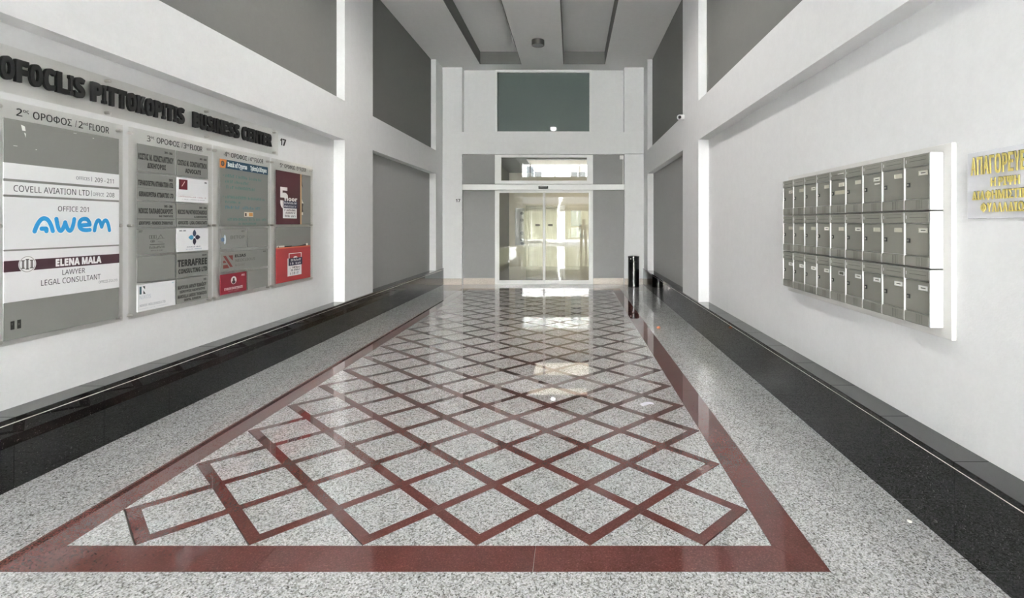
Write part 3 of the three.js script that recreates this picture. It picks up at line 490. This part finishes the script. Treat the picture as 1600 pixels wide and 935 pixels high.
// ---------------------------------------------------------------- mailboxes on the right wall
{
  const D0 = 2.72, D1 = 4.606, N = 9, PW = (D1 - D0) / N, TOP = 1.868, RH = 0.302, BH = 0.297, F = XR - 0.025;
  const bank = thing('mailbox_backboard', 'white backing board behind three rows of grey mailboxes', 'board');
  mesh('panel', rbx(F, XR, 0.915, 1.908, 2.655, 4.66, 0.004), M.boardWhite, bank);
  // parts in a frame of their own: x along the row towards the entrance, y up, z out of the wall
  const B = (x0, x1, y0, y1, z0, z1, r) => { const g = r ? new RoundedBoxGeometry(x1 - x0, y1 - y0, z1 - z0, 3, r) : new THREE.BoxGeometry(x1 - x0, y1 - y0, z1 - z0); g.translate((x0 + x1) / 2, (y0 + y1) / 2, (z0 + z1) / 2); return g; };
  const w = PW, e = 0.0028;
  const merge = (l) => mergeGeometries(l.map((g) => { const q = g.index ? g.toNonIndexed() : g; q.deleteAttribute('uv'); return q; }));
  const gBody = merge([B(0, w, 0.006, BH - 0.006, 0.0005, 0.05), B(0, 0.0045, 0.062, 0.232, 0.05, 0.0635), B(w - 0.0045, w, 0.062, 0.232, 0.05, 0.0635), B(0, 0.0022, 0.004, BH - 0.005, 0.05, 0.067), B(w - 0.0022, w, 0.004, BH - 0.005, 0.05, 0.067)]);
  const gFlap = B(e, w - e, 0.2335, BH, 0.045, 0.069, 0.009), gDoor = B(0.0055, w - 0.0055, 0.0625, 0.231, 0.050, 0.0605, 0.0015), gLow = B(e, w - e, 0.0, 0.0605, 0.045, 0.069, 0.009);
  const gSlot = merge([B(0.05, w - 0.022, 0.263, 0.2655, 0.0672, 0.0694), B(0.05, w - 0.022, 0.282, 0.2832, 0.0672, 0.0692)]), gTick = B(0.022, 0.026, 0.258, 0.276, 0.068, 0.0702);
  const gLock = B(0.024, 0.046, 0.128, 0.152, 0.060, 0.0665, 0.002), gCore = (() => { const g = new THREE.CylinderGeometry(0.006, 0.006, 0.003, 14); g.rotateX(Math.PI / 2); g.translate(0.036, 0.14, 0.0672); return g; })();
  const gHold = merge([B(0.118, 0.186, 0.184, 0.187, 0.060, 0.0645), B(0.118, 0.186, 0.206, 0.209, 0.060, 0.0645), B(0.118, 0.1215, 0.187, 0.206, 0.060, 0.0645), B(0.1825, 0.186, 0.187, 0.206, 0.060, 0.0645)]);
  const gCard = B(0.1215, 0.1825, 0.187, 0.206, 0.060, 0.062), gName = B(0.134, 0.172, 0.194, 0.199, 0.0618, 0.0624);
  const gGroove = merge([0.108, 0.122, 0.136, 0.150].map((x) => B(x, x + 0.0028, 0.008, 0.054, 0.0672, 0.0694)));
  const gStrip = B(0.062, 0.190, 0.132, 0.158, 0.060, 0.0612), gSticker = B(0.125, 0.178, 0.166, 0.174, 0.060, 0.0612), gPaper = B(0.118, 0.196, 0.268, 0.272, 0.066, 0.0715);
  const cards = [std({ color: lin(0.55, 0.53, 0.45), roughness: 0.7 }), M.card, std({ color: lin(0.10, 0.10, 0.08), roughness: 0.7 })], cream = std({ color: lin(0.58, 0.55, 0.44), roughness: 0.8 });
  const screwGeo = (x, y) => { const g = new THREE.CylinderGeometry(0.0026, 0.0026, 0.002, 10); g.rotateZ(Math.PI / 2); g.translate(x, y, 0.026); return g; };
  const endCap = (box, x0, x1, out) => {
    const cap = mesh('end_cap', B(x0, x1, 0, BH, 0.0005, 0.069, 0.0044), M.capWhite, box); cap.userData.label = 'white end cap of the row';
    mesh('cover_strip', B(Math.min(out, out + 0.0015), Math.max(out, out + 0.0015) + 0.001, 0.062, 0.231, 0.012, 0.05, 0.001), M.capWhite, cap);
    for (const y of [0.212, 0.082]) mesh('screw', screwGeo(out + 0.002, y), M.steel, cap);
  };
  const order = ['first', 'second', 'third', 'fourth', 'fifth', 'sixth', 'seventh', 'eighth', 'ninth'], rowName = ['top', 'middle', 'bottom'], r = rng(9);
  for (let row = 0; row < 3; row++) for (let i = 0; i < N; i++) {
    const extra = row === 0 && i === 4 ? ', cream strip on door' : row === 0 && i === 6 ? ', sticker under its card' : row === 2 && i === 4 ? ', dark card' : '';
    const box = thing('mailbox', 'grey mailbox, ' + order[i] + ' from the glass-door end of the ' + rowName[row] + ' row' + extra, 'mailbox', 'mailboxes on the wall bank');
    box.rotation.y = -Math.PI / 2; box.position.set(F, TOP - row * RH - BH, -(D1 - i * PW));
    mesh('body', gBody, M.boxWhite, box).userData.label = 'white casing';
    const flap = mesh('slot_flap', gFlap, M.boxGrey, box); mesh('slot', gSlot, M.slotDark, flap); mesh('marker', gTick, M.boxWhite, flap);
    const door = mesh('door', gDoor, M.boxGrey, box), lock = mesh('lock', gLock, M.blackPlastic, door); mesh('lock_core', gCore, M.steel, door);
    lock.userData.label = 'black lock';
    mesh('card_holder', gHold, row === 2 ? M.boxWhite : cards[0], door);
    const k = row === 2 ? (i === 4 ? 2 : 1) : r() < 0.45 ? 1 : 0;
    mesh('name_card', gCard, cards[k], door);
    if (k === 1) mesh('name_line', gName, M.slotDark, door);
    const low = mesh('lower_panel', gLow, M.boxGrey, box); mesh('grooves', gGroove, M.slotDark, low);
    if (i === 0) endCap(box, -0.009, 0, -0.0115); if (i === N - 1) endCap(box, w, w + 0.009, w + 0.009);
    if (row === 0 && i === 4) { mesh('door_strip', gStrip, cream, door); mesh('paper', gPaper, M.card, flap); }
    if (row === 0 && i === 6) mesh('sticker', gSticker, M.card, door);
  }
}
{
  const s = thing('notice_sign', 'pale acrylic notice with raised yellow Greek letters beside the mailboxes', 'sign');
  mesh('panel', rbx(XR - 0.012, XR, 1.525, 1.84, 2.09, 2.568, 0.003), M.signWhite, s);
  const line = (str, c, half, y, h) => {
    const G = font.bold.data.glyphs, total = [...str].reduce((t, ch) => t + G[ch].ha, 0); let at = 0;
    for (const ch of str) {
      const a = c + half - 2 * half * at / total, b = a - 2 * half * G[ch].ha / total, gap = (a - b) * 0.10; at += G[ch].ha;
      if (ch === ' ') continue;
      const m = mesh('letter', letters(ch, font.regular, a - gap, b + gap, y, h, 0.004, XR - 0.0165, 1, 0.022), M.yellow, s);
      mesh('shadow_letter', letters(ch, font.regular, a - gap + 0.004, b + gap + 0.004, y + 0.003, h, 0.004, XR - 0.0122, 1, 0.022), M.letterBlack, m);  // black offset copy stands in for the shadow each letter casts on the panel
    }
  };
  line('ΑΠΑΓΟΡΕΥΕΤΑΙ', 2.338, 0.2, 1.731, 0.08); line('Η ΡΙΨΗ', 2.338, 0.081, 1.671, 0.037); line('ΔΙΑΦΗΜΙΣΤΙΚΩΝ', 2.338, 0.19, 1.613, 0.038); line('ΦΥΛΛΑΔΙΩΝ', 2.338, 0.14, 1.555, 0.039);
}

// ---------------------------------------------------------------- ceiling lamps, camera, bin, litter
for (const [d, label] of [[11.16, 'small round dark metal ceiling lamp nearest the end wall'], [6.1, 'small round dark metal ceiling lamp, lit, over the middle of the lobby'], [1.1, 'small round dark metal ceiling lamp near the entrance']]) {
  const l = thing('ceiling_lamp', label, 'lamp', 'ceiling lamps along the middle band'); l.position.set(MID, CEIL, -d);
  const prof = [[0.001, 0], [0.128, 0], [0.134, -0.006], [0.134, -0.108], [0.13, -0.113], [0.112, -0.113], [0.112, -0.1], [0.001, -0.1]].map(([a, b]) => new THREE.Vector2(a, b)).reverse();
  mesh('housing', new THREE.LatheGeometry(prof, 40), M.drum, l);
  const lit = d > 3 && d < 9, g = new THREE.CylinderGeometry(0.111, 0.111, 0.006, 36); g.translate(0, -0.104, 0); mesh('diffuser', g, lit ? M.lampLit : M.diffuser, l);
  if (lit) { const p = new THREE.SpotLight(lin(1, 0.975, 0.94), 6, 0, 1.5, 0.35, 2); p.position.set(0, -0.135, 0); p.target.position.set(0, -5, 0); p.castShadow = true; p.shadow.radius = 5; l.add(p, p.target); }
}
{
  const c = thing('security_camera', 'small white security camera with a black lens on the pilaster corner', 'camera');
  c.position.set(PR, 3.19, -8.42);
  const base = new THREE.CylinderGeometry(0.04, 0.045, 0.018, 24); base.rotateZ(Math.PI / 2); base.translate(-0.009, 0, 0); mesh('base', base, M.boxWhite, c);
  const head = new THREE.CapsuleGeometry(0.043, 0.035, 8, 24); head.rotateZ(Math.PI / 2); head.translate(-0.05, 0, 0); const h = mesh('body', head, M.boxWhite, c);
  const lens = new THREE.SphereGeometry(0.026, 20, 14); lens.scale(1, 1, 0.6); lens.translate(-0.072, -0.004, 0.036); mesh('lens', lens, M.blackGloss, h);
}
{
  const b = thing('waste_bin', 'tall slim black cylindrical ash bin standing by the end wall', 'bin'); b.position.set(1.475, 0, -12.62);
  const R = 0.134, prof = [[0.001, 0.012], [R - 0.012, 0.012], [R - 0.012, 0], [R, 0], [R, 0.028], [R - 0.004, 0.032], [R - 0.004, 0.69], [R, 0.694], [R, 0.728], [R - 0.006, 0.735], [0.09, 0.735], [0.085, 0.722], [0.001, 0.722]].map(([a, y]) => new THREE.Vector2(a, y));
  mesh('body', new THREE.LatheGeometry(prof, 48), M.blackGloss, b);
  const ring = new THREE.TorusGeometry(R - 0.003, 0.004, 8, 48); ring.rotateX(Math.PI / 2); ring.translate(0, 0.60, 0); mesh('band', ring, M.blackPlastic, b);
  const s = new THREE.CylinderGeometry(0.011, 0.011, 0.004, 14); s.rotateX(Math.PI / 2); s.translate(-0.08, 0.675, 0.108); mesh('badge', s, M.steel, b);
}
{
  const g = new THREE.PlaneGeometry(0.11, 0.065, 12, 6), p = g.attributes.position;
  for (let i = 0; i < p.count; i++) p.setZ(i, 0.006 + 0.006 * Math.sin(p.getX(i) * 42 + 1) + 0.004 * Math.cos(p.getY(i) * 60));
  g.rotateX(-Math.PI / 2); g.computeVertexNormals();
  const paper = tag(mesh('paper_slip', g, std({ color: lin(0.66, 0.66, 0.72), roughness: 0.8, side: THREE.DoubleSide })), 'small crumpled white paper slip lying on a floor tile', 'paper');
  paper.position.set(0.625, 0.0, -4.41); paper.rotation.y = 0.25;
  const o = new THREE.IcosahedronGeometry(0.024, 2), q = o.attributes.position, r = rng(3); for (let i = 0; i < q.count; i++) { const k = 0.85 + 0.3 * Math.abs(Math.sin(q.getX(i) * 190 + q.getY(i) * 130 + q.getZ(i) * 160)); q.setXYZ(i, q.getX(i) * k, q.getY(i) * k * 0.7, q.getZ(i) * k); } o.computeVertexNormals();
  tag(mesh('orange_scrap', o, std({ color: lin(0.72, 0.27, 0.14), roughness: 0.7 })), 'small orange scrap of litter on the grey floor slabs', 'litter').position.set(1.247, 0.014, -7.61);
  const wch = new THREE.TetrahedronGeometry(0.013, 1); wch.scale(1, 0.5, 1.3); tag(mesh('plaster_chip', wch, M.card), 'tiny white plaster chip on the floor by the ledge', 'litter').position.set(1.70, 0.005, -2.67);
}

// ---------------------------------------------------------------- lift lobby beyond the doors
{
  const cream = std({ color: lin(0.74, 0.69, 0.58), map: paintTone, roughness: 0.6 });
  const one = (n, label, cat, part, m, ...a) => { const g = structure(n, label, cat); mesh(part, bx(...a), m, g); return g; };
  one('wall_lobby_left', 'grey wall of the lift lobby beyond the glass doors', 'wall', 'plaster', M.darkGrey, -2.35, -2.2, -0.01, 3.3, 13.6, 18.95);
  one('wall_lobby_back', 'cream wall round the lift beyond the glass doors', 'wall', 'plaster', cream, -2.2, 2.6, -0.01, 3.3, 18.72, 18.95);
  one('wall_lobby_right', 'cream wall of the lift lobby beyond the glass doors', 'wall', 'plaster', cream, 2.6, 2.75, -0.01, 3.3, 13.6, 18.95);
  one('ceiling_lobby', 'ceiling of the lift lobby', 'ceiling', 'plaster', M.darkGrey, -2.4, 2.8, 3.3, 3.4, 13.3, 19.0);
  one('wall_lobby_return_left', 'back of the end wall left of the doors', 'wall', 'plaster', M.grey, -3.3, -1.95, 0, 3.3, 13.4, 13.6); one('wall_lobby_return_right', 'back of the end wall right of the doors', 'wall', 'plaster', M.grey, 0.6, 2.75, 0, 3.3, 13.4, 13.6);
  const l = thing('lift_door', 'brushed steel lift doors seen through the glass sliding doors', 'lift door');
  for (const [a, b] of [[-1.51, -0.915], [-0.911, -0.315]]) mesh('door_panel', rbx(a, b, 0.01, 2.05, 18.67, 18.71, 0.004), M.brushedSteel, l);
  frameRect('architrave', -1.60, -0.225, 0.0, 2.14, 18.64, 18.72, [0.09, 0.09, 0.09, 0.012], l, M.brushedSteel);
  const pn = thing('button_panel', 'tall grey panel with a column of round dark buttons left of the lift', 'panel');
  mesh('panel', rbx(-1.98, -1.66, 0.75, 2.05, 18.69, 18.72, 0.004), std({ color: lin(0.4, 0.4, 0.38), roughness: 0.4 }), pn);
  for (const y of [1.87, 1.63, 1.18, 0.94, 0.77 + 0.04]) { const c = new THREE.CylinderGeometry(0.055, 0.055, 0.03, 24); c.rotateX(Math.PI / 2); c.translate(-1.74, y, -18.68); mesh('button', c, M.blackPlastic, pn); }
  const d = structure('door_3', 'cream inner door with a narrow grey glazed panel right of the lift', 'door');
  mesh('door_leaf', rbx(-0.14, 1.0, 0, 2.1, 18.66, 18.72, 0.006), cream, d);
  mesh('glazed_panel', rbx(0.0 - 0.02, 0.36 - 0.02, 1.42, 1.97, 18.65, 18.665, 0.003), std({ color: lin(0.2, 0.21, 0.2), roughness: 0.2 }), d);
  mesh('glazed_panel', rbx(0.0 - 0.02, 0.36 - 0.02, 1.02, 1.36, 18.65, 18.665, 0.003), std({ color: lin(0.45, 0.48, 0.45), roughness: 0.2 }), d);
  for (const x of [-0.09, 0.42]) mesh('pull_handle', rbx(x - 0.012, x + 0.012, 1.0, 1.32, 18.61, 18.66, 0.008, 3), M.steel, d);
  const lp = thing('ceiling_panel_light', 'wide warm luminous ceiling panel in the lift lobby', 'lamp');
  mesh('frame', rbx(-1.25, 1.85, 3.275, 3.3, 14.75, 18.25, 0.004), M.frame, lp);
  mesh('diffuser', bx(-1.2, 1.8, 3.268, 3.277, 14.8, 18.2), std({ color: lin(0.8, 0.78, 0.72), emissive: lin(1, 0.9, 0.74), emissiveIntensity: 0.12 }), lp);
  const ra = new THREE.RectAreaLight(lin(1, 0.9, 0.74), 0.27, 3.0, 3.4); ra.position.set(0.3, 3.262, -16.5); ra.lookAt(0.3, 0, -16.5); lp.add(ra);
}

// ---------------------------------------------------------------- entrance front, street and the building across it
{
  const g = structure('wall_front', 'entrance front with a grey lintel and a row of high windows', 'wall');
  const dg = M.darkGrey, z0 = ENTRY - 0.3, z1 = ENTRY;
  mesh('lintel', bx(XL - 0.25, XR + 0.25, 3.25, 4.55, z0, z1), dg, g);
  mesh('side_pier', bx(XL - 0.25, XL + 0.01, 4.55, CEIL + 0.6, z0, z1), dg, g);
  mesh('head', bx(XL - 0.25, XR + 0.25, CEIL, CEIL + 4, z0 - 0.02, z1), M.white, g);
  for (const x of [-2.68, -1.08, 0.52]) mesh('mullion', bx(x - 0.03, x + 0.03, 4.55, CEIL, ENTRY - 0.2, ENTRY - 0.1), M.darkGrey, g);
  for (const [a, b] of [[XL, -2.71], [-2.65, -1.11], [-1.05, 0.49], [0.55, XR]]) mesh('pane', bx(a, b, 4.55, CEIL, ENTRY - 0.152, ENTRY - 0.148), M.glass, g);
}
{
  const g = structure('street', 'pavement and asphalt road outside the entrance', 'ground');
  mesh('pavement', bx(-40, 40, -0.2, -0.005, ENTRY - 4.5, ENTRY - 0.31), std({ color: lin(0.42, 0.41, 0.39), roughness: 0.9 }), g);
  mesh('road', bx(-40, 40, -0.3, -0.12, ENTRY - 13, ENTRY - 4.5), std({ color: lin(0.16, 0.16, 0.165), roughness: 0.95 }), g);
  mesh('pavement', bx(-40, 40, -0.2, 0.0, ENTRY - 20, ENTRY - 13), std({ color: lin(0.42, 0.41, 0.39), roughness: 0.9 }), g);
  const b = thing('apartment_building', 'white apartment building across the street with dark windows, mirrored in the transom', 'building');
  const wm = std({ color: lin(0.78, 0.77, 0.74), roughness: 0.9 }), dk = std({ color: lin(0.05, 0.052, 0.055), roughness: 0.25 });
  mesh('wall', bx(-22, 20, 0, 15, -32, -22), wm, b);
  for (let i = 0; i < 10; i++) {                               // dark shop fronts, added to dim the street reflection in the glass doors
    const x = -21.4 + i * 4.15, s = mesh('added_shop_front', bx(x, x + 3.55, 0.1, 3.3, -22.01, -21.9), std({ color: lin(0.05 + 0.03 * (i % 3), 0.05 + 0.03 * (i % 3), 0.05 + 0.02 * (i % 2)), roughness: 0.3 }), b);
    for (const k of [0, 1.15, 2.35, 3.5]) mesh('added_shop_mullion', bx(x + k, x + k + 0.05, 0.1, 3.3, -21.91, -21.85), wm, s);
    mesh('added_fascia', bx(x - 0.1, x + 3.65, 3.3, 3.9, -22, -21.0), dk, s);
  }
  for (let f = 1; f < 4; f++) for (let i = 0; i < 10; i++) {
    const x = -19.4 + i * 4, y = 2.1 + f * 3.4;
    const w = mesh('window', rbx(x - 0.75, x + 0.75, y, y + 1.3, -22.02, -21.96, 0.005), M.frame, b);
    mesh('window_glass', bx(x - 0.68, x - 0.03, y + 0.07, y + 1.23, -21.965, -21.95), dk, w); mesh('window_glass', bx(x + 0.03, x + 0.68, y + 0.07, y + 1.23, -21.965, -21.95), dk, w);
  }
  for (let f = 1; f < 4; f++) mesh('balcony', bx(4, 12, 0.9 + f * 3.4, 1.05 + f * 3.4, -22, -20.8), wm, b);
}

// ---------------------------------------------------------------- the photographer, mirrored in the glass doors
function bodyField(bones, lo, hi, res, k) {                    // bones: [a, b, ra, rb]; smooth union of tapered capsules, meshed
  const mc = new MarchingCubes(res, new THREE.MeshBasicMaterial(), false, false, 400000); mc.isolation = 0;
  const size = [0, 1, 2].map((i) => hi[i] - lo[i]);
  for (let z = 0; z < res; z++) for (let y = 0; y < res; y++) for (let x = 0; x < res; x++) {
    const p = [lo[0] + size[0] * x / res, lo[1] + size[1] * y / res, lo[2] + size[2] * z / res]; let d = 1e9;
    for (const [a, b, ra, rb] of bones) {
      const ab = [b[0] - a[0], b[1] - a[1], b[2] - a[2]], ap = [p[0] - a[0], p[1] - a[1], p[2] - a[2]], l = ab[0] ** 2 + ab[1] ** 2 + ab[2] ** 2 || 1e-9;
      const t = Math.max(0, Math.min(1, (ap[0] * ab[0] + ap[1] * ab[1] + ap[2] * ab[2]) / l)), e = Math.hypot(ap[0] - ab[0] * t, ap[1] - ab[1] * t, ap[2] - ab[2] * t) - (ra + (rb - ra) * t);
      const h = Math.max(0, Math.min(1, 0.5 + 0.5 * (d - e) / k)); d = d > 1e8 ? e : d * (1 - h) + e * h - k * h * (1 - h);
    }
    mc.field[x + y * res + z * res * res] = -d;
  }
  mc.update();
  const n = mc.count, g = new THREE.BufferGeometry(), pos = new Float32Array(n * 3);
  for (let i = 0; i < n; i++) for (let j = 0; j < 3; j++) pos[3 * i + j] = lo[j] + size[j] * (mc.positionArray[3 * i + j] + 1) / 2;
  g.setAttribute('position', new THREE.BufferAttribute(pos, 3)); g.computeVertexNormals(); return g;
}
{
  const S = (s) => [[[s * 0.10, 0.90, 0], [s * 0.12, 0.49, -0.02 - s * 0.05], 0.085, 0.058], [[s * 0.12, 0.49, -0.02 - s * 0.05], [s * 0.13, 0.09, 0.03 - s * 0.06], 0.055, 0.038], [[s * 0.13, 0.05, 0.03 - s * 0.06], [s * 0.15, 0.035, -0.14 - s * 0.06], 0.045, 0.036],
    [[s * 0.17, 1.41, 0.01], [s * 0.24, 1.16, -0.06], 0.055, 0.045], [[s * 0.24, 1.16, -0.06], [s * 0.10, 1.36, -0.27], 0.043, 0.03]];
  const bones = [...S(-1), ...S(1), [[-0.07, 0.95, 0], [0.07, 0.95, 0], 0.115, 0.115], [[0, 0.98, 0], [0, 1.22, -0.01], 0.13, 0.125], [[-0.08, 1.32, 0], [0.08, 1.32, 0], 0.115, 0.115], [[-0.15, 1.41, 0.01], [0.15, 1.41, 0.01], 0.055, 0.055], [[0, 1.40, 0.01], [0, 1.53, -0.01], 0.056, 0.052]];
  const head = [[[0, 1.62, -0.005], [0, 1.66, 0.01], 0.082, 0.084], [[0, 1.57, -0.04], [0, 1.59, -0.03], 0.05, 0.06], [[0, 1.63, -0.085], [0, 1.605, -0.105], 0.010, 0.015], [[0.082, 1.60, 0.01], [0.086, 1.635, 0.015], 0.012, 0.015], [[-0.082, 1.60, 0.01], [-0.086, 1.635, 0.015], 0.012, 0.015], [[-0.02, 1.567, -0.09], [0.02, 1.567, -0.09], 0.007, 0.007]];
  const hand = (s) => { const w = [s * 0.10, 1.36, -0.27], p = [s * 0.075, 1.40, -0.325], f = [[w, p, 0.026, 0.03]]; for (let i = 0; i < 4; i++) { const y = 1.375 + i * 0.018, len = [0.05, 0.058, 0.062, 0.055][i]; f.push([[s * 0.07, y, -0.345], [s * (0.055), y + 0.004, -0.345 - len * 0.45], 0.0095, 0.009]); f.push([[s * 0.055, y + 0.004, -0.345 - len * 0.45], [s * 0.018, y + 0.006, -0.35 - len * 0.4], 0.009, 0.0075]); } f.push([[s * 0.08, 1.385, -0.31], [s * 0.045, 1.43, -0.32], 0.012, 0.0095], [[s * 0.045, 1.43, -0.32], [s * 0.02, 1.445, -0.33], 0.0095, 0.008]); return f; };
  const parts = [bodyField(bones, [-0.45, -0.03, -0.5], [0.45, 1.77, 0.4], 96, 0.035), bodyField(head, [-0.13, 1.49, -0.15], [0.13, 1.77, 0.13], 56, 0.02), bodyField(hand(-1), [-0.16, 1.30, -0.44], [0.06, 1.52, -0.22], 56, 0.006), bodyField(hand(1), [-0.06, 1.30, -0.44], [0.16, 1.52, -0.22], 56, 0.006)];
  const g = mergeGeometries(parts), p = g.attributes.position, col = new Float32Array(p.count * 3);
  for (let i = 0; i < p.count; i++) { const y = p.getY(i), z = p.getZ(i), arm = z < -0.15 && y > 1.1; const c = y < 0.075 ? [0.03, 0.03, 0.03] : y < 0.97 && !arm ? [0.10, 0.10, 0.105] : y > 1.475 || arm ? [0.52, 0.34, 0.25] : [0.58, 0.52, 0.42]; col.set(c, 3 * i); }
  g.setAttribute('color', new THREE.BufferAttribute(col, 3));
  const who = thing('person', 'person in beige top and grey trousers holding up a phone, mirrored in the doors', 'person');
  who.position.set(0.62, 0, 0.95);
  mesh('body', g, std({ vertexColors: true, roughness: 0.8 }), who);
  const hair = new THREE.SphereGeometry(0.094, 28, 18, 0, Math.PI * 2, 0, Math.PI * 0.56); hair.scale(0.97, 1.0, 1.03); hair.rotateX(0.55); hair.translate(0, 1.655, 0.014);
  mesh('hair', hair, std({ color: lin(0.03, 0.022, 0.018), roughness: 0.7, side: THREE.DoubleSide }), who);
  for (const s of [-1, 1]) { const e = new THREE.SphereGeometry(0.009, 12, 8); e.translate(s * 0.03, 1.645, -0.082); mesh('eye', e, M.blackGloss, who); }
  const ph = tag(mesh('phone', rbx(-0.075, 0.075, 0, 0.008, -0.004, 0.004, 0.003), M.blackGloss), 'black phone held up by the person', 'phone');
  ph.geometry = new RoundedBoxGeometry(0.15, 0.074, 0.008, 3, 0.003); ph.position.set(0.62, 1.41, 0.95 - 0.366);
}

renderer.render(scene, camera);
